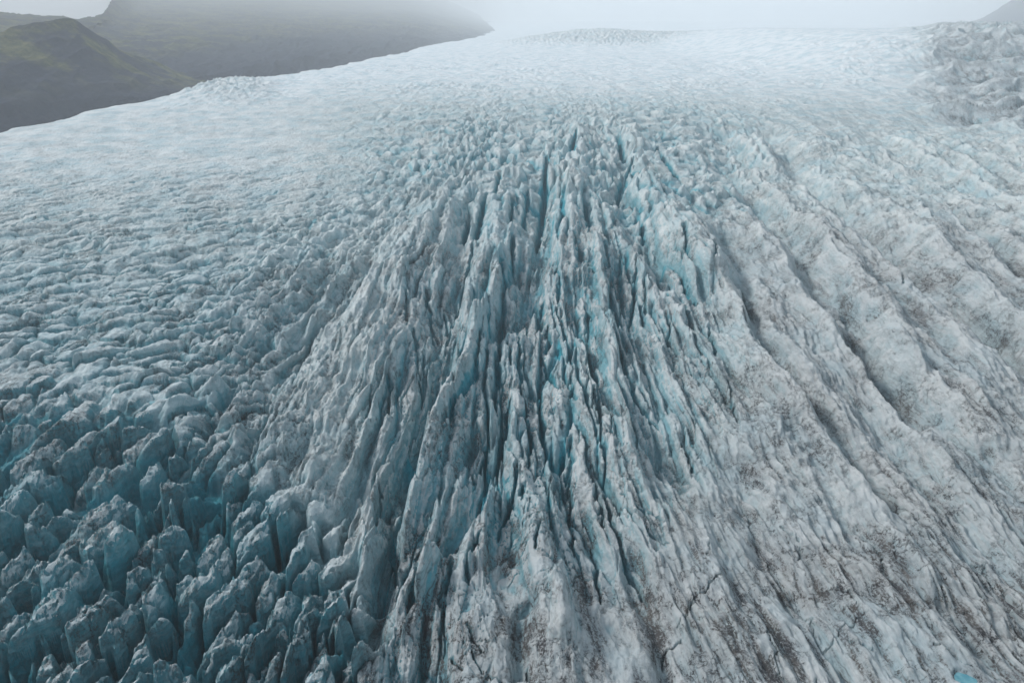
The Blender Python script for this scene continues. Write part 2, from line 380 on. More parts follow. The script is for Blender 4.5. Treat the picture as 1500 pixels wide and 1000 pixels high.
# ------------------------------------------------------------------ the ice surface
def surface(X, Y):
    zb = zbase(Y)
    px, py = project(X, Y, zb)
    # zones
    xl = np.interp(py, [120, 200, 300, 400, 560, 700, 850, 1000], [620, 650, 620, 560, 510, 490, 510, 530])
    xr = np.interp(py, [120, 200, 300, 400, 560, 700, 850, 1000], [1180, 1010, 1030, 1060, 1090, 1020, 960, 900])
    mC = sst(-50, 50, px - xl) * sst(-50, 60, xr - px)
    mC = mC * sst(215, 420, py) * (1 - 0.75 * sst(760, 930, py) * sst(600, 760, px))
    xb = np.interp(py, [480, 560, 640, 760, 860, 1000, 1300], [-60, 130, 310, 465, 520, 550, 560])
    xb = xb + 26 * fbm(X / 14, Y / 14, 3, 29)
    mB = sst(-62, 48, xb - px) * sst(480, 590, py)
    mE = sst(118, 165, py) * (1 - sst(260, 380, py)) * sst(430, 700, px) * (1 - 0.80 * sst(980, 1180, px))
    lf = 80 * sst(330, 480, py)
    mA = (1 - sst(-90, 60, px - xl + lf)) * sst(130, 330, py) * (1 - mB)
    foot = sst(740, 900, py) * sst(500, 620, px)
    mD = np.maximum(sst(-60, 80, px - xr) * sst(150, 230, py), .7 * foot)
    mG = sst(1290, 1400, px - 0.35 * (py - 100)) * sst(50, 80, py) * (1 - sst(160, 190, py - 0.14 * (px - 1380)))
    nf = sst(3200, 1400, Y)

    wx = X + 3.5 * fbm(X / 32, Y / 60, 3, 11); wy = Y + 8 * fbm(X / 40, Y / 70, 3, 21)
    # splay of the flow lines
    ux = flow_u(X, Y) + 2.6 * fbm(X / 32, Y / 70, 3, 11) + 0.7 * fbm(X / 7, Y / 18, 2, 15)
    h = np.zeros(X.shape); cut = np.zeros(X.shape)

    # broad relief of the whole tongue
    facet = 0.0
    h += 4.0 * nf * fbm(ux / 60, wy / 300, 3, 31) * (0.35 + 0.65 * np.maximum(mC, mD))
    fold = sst(760, 480, py)
    h += mD * ((4.0 + 8.5 * fold) * (ridged(ux / 44, wy / 420, 3, 41, .4) - 0.9) + 2.4 * fbm(ux / 13, wy / 38, 4, 45))
    h += mD * (1.2 * (ridged(ux / 8, wy / 46, 3, 47) - 0.9) + .8 * (ridged(ux / 34, wy / 7 + ux / 26, 3, 48) - .9) * sst(-.3, .4, fbm(ux / 40, wy / 60, 2, 50))) + mD * .9 * (ridged(ux / 3.6, wy / 15, 3, 49) - .9)
    h += mC * (11.0 * (ridged(ux / 25, wy / 420, 3, 51, 0.42) - 0.9) * .72 + 3.4 * (ridged(ux / 8, wy / 150, 3, 53) - .9))
    mL = (1 - sst(-60, 60, px - xl)) * sst(-300, -110, px - xl) * sst(250, 400, py) * (1 - mB)
    h += mL * (6.0 * (ridged(ux / 22, wy / 150, 3, 59, .4) - .9) + 2.6 * (ridged(ux / 8, wy / 44, 4, 63) - .9) + 1.2 * fbm(ux / 5, wy / 9, 4, 67))

    mC = np.maximum(mC, .75 * mL * sst(300, 430, py))
    xc = np.interp(py, [150, 300, 420, 560, 700, 850, 1000], [850, 850, 830, 760, 735, 690, 660])
    wc = np.interp(py, [150, 300, 560, 750, 1000], [120, 150, 190, 200, 200])
    band = np.exp(-((px - xc) / wc) ** 2)
    # long fins of the centre: stretched cells with slots between
    m = mC > 0.01
    if m.any():
        a, b = ux[m], wy[m]
        act = sst(-.35, .40, fbm(a / 26, b / 90, 2, 65) + 0.25 * (mC[m] - .5))   # some crests stay whole
        e, cx, cy, ch = worley(a / 7.5, b / 105, 3)
        slot = np.exp(-(e * 7.5 / (0.45 + 1.0 * _r4[ch])) ** 1.3)
        bd = np.maximum(band[m], .30 * mL[m])
        amp = mC[m] * (0.6 + (2.0 + 8.5 * bd) * _r3[ch] * act)
        t = (_r3[ch] - 0.5) * 3 + cx * 7.5 * (_r4[ch] - 0.5) * 1.1 - cy * 105 * (0.02 + 0.05 * _r1[ch])
        hh = mC[m] * t * (0.3 + 0.7 * act) - amp * slot
        e2, cx2, cy2, ch2 = worley(a / 3.6 + 9, b / 22, 5)
        s2 = np.exp(-(e2 * 3.6 / 0.40) ** 1.4) * (_r3[ch2] > 0.45)
        hh -= mC[m] * 2.8 * s2 * (.2 + .8 * act * bd)
        qa = (a * .55 + b * .16 + 1.6 * fbm(a / 9, b / 20, 3, 58)) / 2.6
        qb = (a * -.42 + b * .10 + 1.6 * fbm(a / 8, b / 24, 3, 60)) / 2.1
        hh += mC[m] * (1.0 * (qa - np.floor(qa)) + .8 * (qb - np.floor(qb)) - .9)
        hh += mC[m] * ((_r4[ch2] - .5) * 1.6 + cx2 * 3.6 * (_r2[ch2] - .5) * .7 - cy2 * 22 * .05)
        cc = np.abs(noise(a / 15 + 1.1 * fbm(a / 7, b / 7, 4, 62, .6), b / 10 + .5 * fbm(a / 5, b / 5, 3, 68), 64))
        xc_ = sst(.07, .015, cc) * sst(.0, .45, fbm(a / 20, b / 40, 2, 66) + .15)
        hh -= mC[m] * 1.2 * xc_
        h[m] += hh + mC[m] * 1.2 * fbm(a / 5, b / 16, 5, 57)
        cut[m] += (amp * slot + mC[m] * 1.2 * s2)

    # jagged ice of the upper break
    m = mE > 0.01
    if m.any():
        a, b = ux[m] + 4 * fbm(X[m] / 22, Y[m] / 40, 3, 85), wy[m]
        k = sst(130, 230, py[m]) * 0.75 + 0.25
        cl = sst(-.5, .5, fbm(X[m] / 90, Y[m] / 160, 3, 87))
        e, cx, cy, ch = worley(a / 10 + 3, b / 30, 8)
        s = np.exp(-(e * 10 / 2.0) ** 1.2)
        amp = mE[m] * k * (2 + 9 * _r3[ch]) * (.35 + .65 * cl)
        h[m] += amp * (0.3 - s) + mE[m] * k * ((_r3[ch] - 0.5) * 7 + cx * 10 * (_r4[ch] - 0.5) * 1.4 - cy * 30 * 0.10) + mE[m] * (1.2 + 3.6 * k) * (ridged(a / 17, b / 40, 4, 83, .6) - .9)
        cut[m] += amp * s * 0.7

    # rolling blocks of the left plain
    m = mA > 0.01
    if m.any():
        a, b = X[m] + 6 * fbm(X[m] / 22, Y[m] / 22, 4, 91), Y[m] + 6 * fbm(X[m] / 22, Y[m] / 22, 4, 95)
        k = 0.74
        u, v = a * k - b * 0.67, a * 0.67 + b * k
        near = sst(900, 300, Y[m])
        amp = mA[m] * (0.21 + 0.42 * near)
        ln = np.abs(noise(u / 9 + 1.2 * fbm(a / 40, b / 40, 2, 92), v / 42, 94))
        sl = sst(.11, .02, ln) * sst(-.15, .35, fbm(a / 45, b / 60, 3, 96))
        cut[m] += mA[m] * 3.5 * sl
        hh = 6.0 * (ridged(u / 20, v / 52, 2, 99, .35) - .8) - 4.5 * sl
        e, cx, cy, ch = worley(u / 9, v / 19, 9)
        s = np.exp(-(e * 9 / (.5 + 1.4 * _r4[ch])) ** 1.15)
        hh -= (0.6 + 3.8 * _r3[ch]) * s - 2.2 * np.sqrt(np.clip(e / .4, 0, 1))
        hh += (_r3[ch] - 0.5) * 3.0 + cx * 9 * (_r4[ch] - .62) * .7 + cy * 19 * (_r2[ch] - .35) * .28
        big = sst(380, 520, py[m])
        e3, cx3, cy3, ch3 = worley(u / 13 + 7, v / 24, 19)
        s3 = np.exp(-(e3 * 13 / (.5 + 1.2 * _r4[ch3])) ** 1.3)
        hh += big * ((_r3[ch3] - .5) * 4 - cx3 * 13 * (.10 + .25 * _r1[ch3]) + cy3 * 24 * .12 - (2 + 6 * _r2[ch3]) * s3)
        cut[m] += mA[m] * big * 4.5 * s3 * (.3 + .7 * _r2[ch3])
        hh += 3.5 * fbm(a / 55, b / 70, 3, 98)
        e2, cx2, cy2, ch2 = worley(u / 4 + 4, v / 7, 12)
        s2 = np.exp(-(e2 * 4 / 0.5) ** 1.2) * (_r3[ch2] > 0.5)
        hh += (_r4[ch2] - .5) * .35 + cx2 * 4 * (_r2[ch2] - .5) * .25 - 0.5 * s2
        h[m] += amp * (hh + 0.6 * fbm(u / 6, v / 9, 4, 97))
        cut[m] += mA[m] * near * ((0.6 + 3.8 * _r3[ch]) * s * .7 + s2 * .5)

    # smooth upper basin and the dirty bump on the right
    up = 1 - sst(120, 190, py)
    h += up * nf * (1.6 * fbm(wx / 30, wy / 55, 4, 103) + 2.6 * (ridged(X / 16, Y / 34, 3, 105) - .9) * sst(-.4, .5, fbm(X / 160, Y / 260, 3, 109))) + up * 2.0 * fbm(X / 60, Y / 160, 4, 107)
    hump = sst(560, 980, X) * sst(1180, 1900, Y) * (1 - sst(3000, 4200, Y))
    h += hump * 82 + mG * (40 * (ridged(X / 210 + .2 * fbm(X / 90, Y / 90, 3, 113), Y / 240, 4, 111, .42) - 0.9) + 3 * (ridged(X / 60, Y / 50, 3, 115, .4) - .9))
    hb = np.exp(-((X - 440) / 440) ** 2 - ((Y - 3650) / 420) ** 2)
    h += hb * 74 + sst(.05, .6, hb) * (ridged(X / 20, Y / 44, 3, 119) - 0.8) * 10
    hl = np.exp(-((px - 330) / 75) ** 2 - ((py - 128) / 22) ** 2)
    h += hl * (9 + 7 * (ridged(X / 24, Y / 40, 4, 121) - .8))

    # traced valleys and crests
    fade = 1 - mB
    for P, W, d in VAL_W:
        wm = W.max() * 3
        if P[:, 0].min() - wm > X.max() or P[:, 0].max() + wm < X.min() or P[:, 1].min() - wm > Y.max() or P[:, 1].max() + wm < Y.min(): continue
        dist, bw = seg_dist(wx, wy - 8 * 0, P, W)
        g = np.exp(-(dist / bw) ** 2 * 1.1) * fade
        h += d * (1.4 + .5 * sst(950, 1060, px) * sst(620, 480, py)) * g
    # traced crevasses
    jx, jy = X + 1.1 * fbm(X / 5, Y / 9, 5, 131, .6), Y + 1.6 * fbm(X / 6, Y / 12, 4, 135, .6)
    for P, W, dep, wmed in CREV_W:
        wm = W.max() * 3 + 2
        if P[:, 0].min() - wm > X.max() or P[:, 0].max() + wm < X.min() or P[:, 1].min() - wm > Y.max() or P[:, 1].max() + wm < Y.min(): continue
        dist, bw = seg_dist(jx, jy, P, W)
        g = np.exp(-(dist / np.maximum(bw, 0.15)) ** 2.4)
        h -= dep * g
        cut += dep * g * 0.8

    # traced seracs
    sid = np.full(X.shape, -1, np.int32)
    m = mB > 0.02
    if m.any():
        f1, f2, idx, u, v = serac_cells(X[m], Y[m])
        W = S_W[idx]; L = S_L[idx]
        e = (f2 - f1) * 0.5
        prof = sst(0.02, 0.17 + .20 * _r4[(idx * 29 + 3) & 4095], e) ** .75
        back = sst(0.95, 0.1, v / L)           # the far end drops off sharply
        rr = _r1[(idx * 37 + 11) & 4095]; r2 = _r2[(idx * 53 + 5) & 4095]
        uu = u / W + (rr - .5) * .7 + .18 * fbm(X[m] / 7, Y[m] / 7, 2, 153)
        top = S_H[idx] * 1.5 - W * (.30 + .75 * r2) * np.where(uu > 0, uu * (1.0 + .5 * rr), -uu * (.75 + .4 * r2)) ** 1.25
        pk = .20 + .35 * rr
        vv = v / L
        top += np.where(vv < pk, (vv - pk) * L * (.22 + .30 * r2), -(vv - pk) * L * .9) + 1.5
        x_, y_ = X[m], Y[m]
        top += 0.8 * fbm(x_ / 4.5, y_ / 6.5, 4, 141) + 0.7 * (ridged(u / 2.6, v / 6.5, 3, 145) - .8)
        qx, qy = u + 1.0 * fbm(x_ / 4, y_ / 5, 3, 143), v + 1.4 * fbm(x_ / 5, y_ / 6, 3, 147)
        e2, cx2, cy2, ch2 = worley(qx / 3.4, qy / 6.0, 14)           # broken faces
        top += (_r4[ch2] - .5) * 1.6 + cx2 * 3.4 * (_r2[ch2] - .5) * .9 + cy2 * 6.0 * (_r1[ch2] - .35) * .55
        top -= 1.5 * np.exp(-(e2 * 3.4 / .28) ** 1.3) * (_r3[ch2] > .55)
        q1 = (u * .50 + v * .24 + 1.5 * fbm(x_ / 5, y_ / 5, 3, 144) + idx * .37) / 2.3
        q2 = (u * -.33 + v * .30 + 1.3 * fbm(x_ / 4, y_ / 6, 3, 146) + idx * .61) / 1.7
        top += .7 * (q1 - np.floor(q1)) + .35 * (q2 - np.floor(q2)) - .5
        top += .28 * fbm(x_ / 1.3, y_ / 1.6, 3, 148)
        deep = 15.5 + 4 * fbm(x_ / 30, y_ / 30, 2, 149)
        hB = -deep + prof * (deep + top)
        far = sst(272, 165, y_)
        hB = hB * (0.28 + 0.72 * far)
        h[m] = h[m] * (1 - mB[m]) + mB[m] * hB
        dep = (S_H[idx] * 1.5 + 1.5) * (.3 + .7 * far) - hB + 1.2 * fbm(x_ / 6, y_ / 6, 3, 157)
        cut[m] = cut[m] * (1 - mB[m]) + mB[m] * 5.5 * sst(2.4, 8.5, dep)
        sid[m] = np.where((mB[m] > 0.5) & (idx < N_TR), idx, -1)

    # fine relief everywhere
    fine = nf * (1 - 0.6 * up)
    h += fine * (0.30 * fbm(X / 2.6, Y / 3.6, 3, 151) + 0.5 * (ridged(X / 7, Y / 17, 3, 155) - .8) * (0.3 + mD + 0.5 * mC))
    # hollow of the melt pool
    pd = np.sqrt(((X - POOL[0]) / 3.0) ** 2 + ((Y - POOL[1]) / 2.2) ** 2) + .22 * fbm(X / 3, Y / 3, 3, 171)
    pm = sst(3.2, 1.05, pd)
    h = h * (1 - pm) + pm * (POOL[2] - zb + .5 - 1.1 * sst(1.25, .6, pd))
    # side of the tongue
    xm = np.interp(Y, _my, _mx)
    o = xm - X + 14 * fbm(X / 60, Y / 90, 3, 161)
    h -= np.maximum(o, 0) * 0.9 * sst(0, 60, o) + 2.0 * sst(-60, 0, o)
    # the valley floor beyond it
    z = np.maximum(zb + h, zb - 260 + 0.02 * (Y))
    blue = np.clip(cut / 5.5, 0, 1)
    # wind-blown dirt: right side, foot of the centre, bump on the right
    dirt = 0.30 + 0.75 * mD * sst(180, 420, py) + 1.0 * sst(720, 900, py) * sst(500, 620, px) + 0.55 * mC + 1.25 * mG + 0.35 * mA * sst(330, 480, py) + 0.50 * mB - 0.30 * up
    dens = np.clip(mB + .55 * mG + 0.85 * mA * sst(260, 480, py), 0, 1)       # dense, bluer ice on the lower left
    rock = sst(10, 70, o)
    snow = np.clip(1.0 * (1 - sst(95, 175, py)) * (1 - mG) * (1 - .6 * sst(.1, .6, hb)) * (1 - .7 * sst(.2, .7, hl)) + .45 * sst(350, 220, py) * sst(560, 320, px), 0, 1)
    return z, blue, np.clip(dirt, 0, 2.5), dens, rock, snow, ux, np.clip(mC * (.45 + .55 * band) + .5 * mE, 0, 1), mB, sid

# grid: rows get wider apart with distance
rows = [72.0]
while rows[-1] < 18000:
    y = rows[-1]; rows.append(y + (0.10 + 0.00165 * y + 0.0000006 * y * y) / Q)
rows = np.array(rows)
nc = int(1330 * Q)
s = np.linspace(-0.93, 0.98, nc)
depth = rows * CP + (CH - zbase(rows)) * SP
depth = np.maximum(depth, 60)
GX = (s[None, :] * depth[:, None]); GY = np.repeat(rows[:, None], nc, 1)
print('grid', GX.shape)
nr = len(rows)
Z = np.zeros(GX.shape, f32); BL = Z.copy(); DI = Z.copy(); DE = Z.copy(); RO = Z.copy(); SN = Z.copy(); FW = Z.copy(); FI = Z.copy(); MB = Z.copy(); SID = np.zeros(GX.shape, np.int32)
def work(r):
    a, b = r
    Z[a:b], BL[a:b], DI[a:b], DE[a:b], RO[a:b], SN[a:b], FW[a:b], FI[a:b], MB[a:b], SID[a:b] = surface(GX[a:b], GY[a:b])
with ThreadPoolExecutor(4) as ex:
    list(ex.map(work, [(i, min(i + 24, nr)) for i in range(0, nr, 24)]))

# worn crests and hollows: height against the neighbourhood
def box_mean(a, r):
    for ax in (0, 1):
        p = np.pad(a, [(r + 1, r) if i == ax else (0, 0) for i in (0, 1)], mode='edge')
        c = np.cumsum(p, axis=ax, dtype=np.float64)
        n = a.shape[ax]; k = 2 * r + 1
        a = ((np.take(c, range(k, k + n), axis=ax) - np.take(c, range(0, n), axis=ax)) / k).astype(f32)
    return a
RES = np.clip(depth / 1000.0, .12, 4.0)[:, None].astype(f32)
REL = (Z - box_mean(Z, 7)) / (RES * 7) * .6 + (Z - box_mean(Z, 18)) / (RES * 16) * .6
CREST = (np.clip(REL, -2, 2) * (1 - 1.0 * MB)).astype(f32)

# ------------------------------------------------------------------ nodes
class NT:
    def __init__(self, name):
        self.mat = bpy.data.materials.new(name); self.mat.use_nodes = True
        self.t = self.mat.node_tree; self.t.nodes.clear()
        self.out = self.n('ShaderNodeOutputMaterial')
    def n(self, typ, **kw):
        nd = self.t.nodes.new(typ)
        for k, v in kw.items():
            setattr(nd, k, v)
        return nd
    def put(self, sock, v):
        if isinstance(v, bpy.types.NodeSocket): self.t.links.new(v, sock)
        else: sock.default_value = v
    def math(self, op, a, b=0.0, c=None, clamp=False):
        nd = self.n('ShaderNodeMath', operation=op, use_clamp=clamp)
        self.put(nd.inputs[0], a); self.put(nd.inputs[1], b)
        if c is not None: self.put(nd.inputs[2], c)
        return nd.outputs[0]
    def step(self, v, a, b, lo=0.0, hi=1.0):
        nd = self.n('ShaderNodeMapRange', interpolation_type='SMOOTHSTEP')
        self.put(nd.inputs[0], v)
        for i, x in zip((1, 2, 3, 4), (a, b, lo, hi)): self.put(nd.inputs[i], x)
        return nd.outputs[0]
    def mix(self, f, a, b, typ='MIX'):
        nd = self.n('ShaderNodeMix', data_type='RGBA', blend_type=typ)
        self.put(nd.inputs[0], f); self.put(nd.inputs[6], a); self.put(nd.inputs[7], b)
        return nd.outputs[2]
    def scaled(self, vec, sx, sy, sz, rot=0.0):
        nd = self.n('ShaderNodeMapping'); self.put(nd.inputs[0], vec)
        nd.inputs['Scale'].default_value = (sx, sy, sz); nd.inputs['Rotation'].default_value = (0, 0, rot)
        return nd.outputs[0]
    def noise(self, vec, scale=1.0, detail=4.0, rough=0.55, dist=0.0):
        nd = self.n('ShaderNodeTexNoise'); self.put(nd.inputs['Vector'], vec)
        nd.inputs['Scale'].default_value = scale; nd.inputs['Detail'].default_value = detail
        nd.inputs['Roughness'].default_value = rough; nd.inputs['Distortion'].default_value = dist
        return nd.outputs[0]
    def edge(self, vec, scale=1.0):
        nd = self.n('ShaderNodeTexVoronoi', feature='DISTANCE_TO_EDGE'); self.put(nd.inputs['Vector'], vec)
        nd.inputs['Scale'].default_value = scale
        return nd.outputs[0]
    def attr(self, name):
        return self.n('ShaderNodeAttribute', attribute_name=name).outputs['Fac']
    def warp(self, vec, scale, amount):
        nz = self.n('ShaderNodeTexNoise'); self.put(nz.inputs['Vector'], vec)
        nz.inputs['Scale'].default_value = scale; nz.inputs['Detail'].default_value = 3
        a = self.n('ShaderNodeVectorMath', operation='SUBTRACT'); self.put(a.inputs[0], nz.outputs[1]); a.inputs[1].default_value = (.5, .5, .5)
        b = self.n('ShaderNodeVectorMath', operation='SCALE'); self.put(b.inputs[0], a.outputs[0]); b.inputs['Scale'].default_value = amount
        c = self.n('ShaderNodeVectorMath', operation='ADD'); self.put(c.inputs[0], vec); self.put(c.inputs[1], b.outputs[0])
        return c.outputs[0]

def col(r, g, b): return (r, g, b, 1.0)

def ice_material():
    t = NT('glacier_ice')
    geo = t.n('ShaderNodeNewGeometry'); P = geo.outputs['Position']
    nz = t.n('ShaderNodeSeparateXYZ'); t.put(nz.inputs[0], geo.outputs['True Normal']); up = nz.outputs[2]
    blue, dirt, dens, rock = t.attr('blue'), t.attr('dirt'), t.attr('dense'), t.attr('rock')
    Pw = t.warp(P, 0.12, 5.0)
    sep = t.n('ShaderNodeSeparateXYZ'); t.put(sep.inputs[0], P)
    cmb = t.n('ShaderNodeCombineXYZ'); t.put(cmb.inputs[0], t.attr('cross')); t.put(cmb.inputs[1], sep.outputs[1]); t.put(cmb.inputs[2], sep.outputs[2])
    flow = t.scaled(cmb.outputs[0], 1, 0.16, .6)          # coordinates that follow the ice flow
    # crust: white, worn ice with soft tonal patches
    n1 = t.noise(flow, 0.12, 6, 0.65)
    n2 = t.noise(P, 0.55, 5, 0.65)
    n3 = t.noise(P, 0.035, 4, 0.6)
    crust = t.mix(t.step(n1, .3, .7), col(.42, .47, .475), col(.67, .69, .675))
    dcrust = t.mix(t.step(n2, .3, .7), col(.42, .53, .555), col(.76, .805, .81))
    crust = t.mix(dens, crust, dcrust)
    crust = t.mix(t.attr('snow'), crust, col(.74, .77, .79))
    crust = t.mix(t.step(n3, .42, .66, 0, .45), crust, col(.27, .46, .53))
    # clean glacier ice on the walls
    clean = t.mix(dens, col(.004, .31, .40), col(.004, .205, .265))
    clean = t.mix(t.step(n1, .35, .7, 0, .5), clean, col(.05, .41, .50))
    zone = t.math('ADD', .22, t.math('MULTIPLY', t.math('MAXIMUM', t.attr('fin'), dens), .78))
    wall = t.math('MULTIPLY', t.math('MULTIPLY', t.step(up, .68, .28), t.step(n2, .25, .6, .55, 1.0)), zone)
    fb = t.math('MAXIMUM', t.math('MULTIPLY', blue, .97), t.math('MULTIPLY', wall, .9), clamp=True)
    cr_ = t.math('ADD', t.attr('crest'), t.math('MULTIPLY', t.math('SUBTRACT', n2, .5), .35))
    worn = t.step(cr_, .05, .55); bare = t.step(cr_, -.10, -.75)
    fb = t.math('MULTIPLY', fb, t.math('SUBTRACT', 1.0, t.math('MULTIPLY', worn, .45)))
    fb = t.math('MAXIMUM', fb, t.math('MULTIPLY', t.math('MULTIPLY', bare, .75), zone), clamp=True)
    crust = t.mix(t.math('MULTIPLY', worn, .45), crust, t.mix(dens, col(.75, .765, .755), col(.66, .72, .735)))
    crust = t.mix(t.step(dirt, .45, 1.15, 0, .5), crust, col(.43, .445, .46))
    base = t.mix(fb, crust, clean)
    # dirt: films drawn out along the flow, grit in hairline cracks, thin strata on the walls
    patch = t.noise(P, 0.030, 6, 0.66)
    streak = t.noise(flow, 0.20, 9, 0.72)
    speck = t.noise(P, 1.7, 8, 0.78)
    pf = t.math('MULTIPLY', t.step(streak, .46, .64), t.step(speck, .32, .66))
    v1 = t.math('ABSOLUTE', t.math('SUBTRACT', t.noise(t.scaled(P, 1, .40, .3, .45), .13, 8, .70), .5))
    v2 = t.math('ABSOLUTE', t.math('SUBTRACT', t.noise(t.scaled(P, .38, 1, .3, .35), .17, 8, .72), .5))
    e1 = t.math('MULTIPLY', t.step(v1, .013, .002), t.step(patch, .42, .58))
    e2 = t.math('MULTIPLY', t.step(v2, .012, .002), t.step(t.noise(P, .06, 5, .65), .48, .62))
    ln = t.math('MULTIPLY', t.math('MAXIMUM', e1, e2), t.step(speck, .40, .55))
    wv = t.n('ShaderNodeTexWave', wave_type='BANDS', bands_direction='Z')
    t.put(wv.inputs['Vector'], t.scaled(t.warp(P, .07, 9.0), .05, .10, 1)); wv.inputs['Scale'].default_value = .17
    wv.inputs['Distortion'].default_value = 5.0; wv.inputs['Detail'].default_value = 4.0; wv.inputs['Detail Scale'].default_value = 1.6
    st = t.math('MULTIPLY', t.step(wv.outputs[1], .72, .98), t.step(t.noise(P, .05, 3, .6), .40, .60))
    st = t.math('MULTIPLY', st, t.step(up, .72, .45))
    film = t.math('MULTIPLY', t.step(patch, .40, .68), t.step(t.noise(P, .35, 8, .74), .30, .62))
    blot = t.math('MULTIPLY', t.step(t.noise(P, .11, 7, .7), .54, .72), t.step(speck, .30, .66))
    dsum = t.math('ADD', t.math('MULTIPLY', pf, .75), t.math('ADD', t.math('MULTIPLY', ln, .85), t.math('MULTIPLY', st, .22)))
    dsum = t.math('ADD', dsum, t.math('ADD', t.math('MULTIPLY', film, .30), t.math('MULTIPLY', blot, .28)))
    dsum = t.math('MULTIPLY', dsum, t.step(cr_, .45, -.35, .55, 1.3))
    df = t.math('MULTIPLY', dsum, dirt, clamp=True)
    df = t.math('MULTIPLY', df, t.step(blue, 1.1, .2, .25, 1.0))
    grit = t.mix(t.step(t.noise(P, .08, 3), .4, .6), col(.060, .060, .066), col(.095, .088, .083))
    base = t.mix(df, base, grit)
    base = t.mix(rock, base, col(.05, .05, .055))
    b = t.n('ShaderNodeBsdfPrincipled')
    t.put(b.inputs['Base Color'], base)
    t.put(b.inputs['Roughness'], t.step(fb, 0, 1, .75, .42)); b.inputs['Specular IOR Level'].default_value = .35
    h1 = t.math('MULTIPLY', t.noise(t.scaled(Pw, 1, .5, 1), .9, 8, .68), 1.0)
    h2 = t.math('MULTIPLY', t.noise(flow, .35, 6, .65), 1.4)
    vo = t.n('ShaderNodeTexVoronoi', feature='F1'); t.put(vo.inputs['Vector'], t.scaled(t.warp(P, .8, .8), .55, .30, .45)); vo.inputs['Scale'].default_value = 1.0
    h2 = t.math('ADD', h2, t.math('MULTIPLY', vo.outputs['Distance'], .75))
    h2 = t.math('ADD', h2, t.math('MULTIPLY', t.noise(P, 3.2, 6, .7), .32))
    hh = t.math('SUBTRACT', t.math('ADD', h1, h2), t.math('MULTIPLY', ln, .5))
    bp = t.n('ShaderNodeBump'); bp.inputs['Strength'].default_value = .85; bp.inputs['Distance'].default_value = 1.0
    t.put(bp.inputs['Height'], hh); t.put(b.inputs['Normal'], bp.outputs[0])
    t.put(t.out.inputs[0], b.outputs[0])
    return t.mat

def hill_material():
    t = NT('mossy_rock')
    geo = t.n('ShaderNodeNewGeometry'); P = geo.outputs['Position']
    moss = t.attr('moss')
    Pw = t.warp(P, .006, 60)
    a = t.noise(Pw, .010, 7, .65); c = t.noise(P, .05, 6, .7)
    gully = t.noise(t.scaled(Pw, 1, 1, .12), .035, 5, .65)
    rockc = t.mix(t.step(c, .35, .65), col(.008, .016, .040), col(.018, .028, .056))
    rockc = t.mix(t.step(gully, .48, .62, 0, .40), rockc, col(.030, .037, .060))
    green = t.mix(t.step(c, .3, .7), col(.034, .050, .026), col(.15, .14, .06))
    f = t.math('MULTIPLY', moss, t.step(a, .42, .60))
    base = t.mix(f, rockc, green)
    b = t.n('ShaderNodeBsdfPrincipled'); t.put(b.inputs['Base Color'], base); b.inputs['Roughness'].default_value = .95; b.inputs['Specular IOR Level'].default_value = .1
    bp = t.n('ShaderNodeBump'); bp.inputs['Strength'].default_value = .9; bp.inputs['Distance'].default_value = 12
    t.put(bp.inputs['Height'], t.noise(P, .03, 8, .65)); t.put(b.inputs['Normal'], bp.outputs[0])
    t.put(t.out.inputs[0], b.outputs[0])
    return t.mat

ICE, HILL = ice_material(), hill_material()

# ------------------------------------------------------------------ mesh helpers
def make_mesh(name, co, quads, mat, attrs=None, smooth=True):
    me = bpy.data.meshes.new(name)
    n, q = len(co), len(quads)
    me.vertices.add(n); me.vertices.foreach_set('co', np.ascontiguousarray(co, f32).ravel())
    me.loops.add(q * 4); me.loops.foreach_set('vertex_index', np.ascontiguousarray(quads, np.int32).ravel())
    me.polygons.add(q); me.polygons.foreach_set('loop_start', np.arange(0, q * 4, 4, dtype=np.int32))
    me.update(calc_edges=True)
    if smooth: me.polygons.foreach_set('use_smooth', np.ones(q, bool))
    for k, v in (attrs or {}).items():
        a = me.attributes.new(k, 'FLOAT', 'POINT'); a.data.foreach_set('value', np.ascontiguousarray(v, f32).ravel())
    me.materials.append(mat)
    o = bpy.data.objects.new(name, me); sc.collection.objects.link(o)
    return o

def grid_quads(nr, nc):
    i = np.arange((nr - 1) * nc, dtype=np.int32).reshape(nr - 1, nc)[:, :-1].ravel()
    return np.stack([i, i + 1, i + 1 + nc, i + nc], 1)

CO = np.stack([GX, GY, Z], -1).reshape(-1, 3).astype(f32)
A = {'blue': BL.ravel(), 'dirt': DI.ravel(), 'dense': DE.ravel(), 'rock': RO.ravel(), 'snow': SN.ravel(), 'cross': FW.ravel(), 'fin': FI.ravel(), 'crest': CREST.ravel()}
F = grid_quads(nr, nc)
sid = SID.ravel()

LABELS = {}
for _i, _s in enumerate(SER):
    if _s[:2] in SERAC_LABELS: LABELS[_i] = SERAC_LABELS[_s[:2]]
own = np.full(len(F), -1, np.int32)
q = sid[F]
same = (q == q[:, :1]).all(1)
keep = np.zeros(len(S_P) + 1, bool); keep[list(LABELS)] = True
own[same & (q[:, 0] >= 0) & keep[q[:, 0]]] = q[same & (q[:, 0] >= 0) & keep[q[:, 0]], 0]

def submesh(name, faces):
    u, inv = np.unique(faces, return_inverse=True)
    return make_mesh(name, CO[u], inv.reshape(-1, 4), ICE, {k: v[u] for k, v in A.items()})

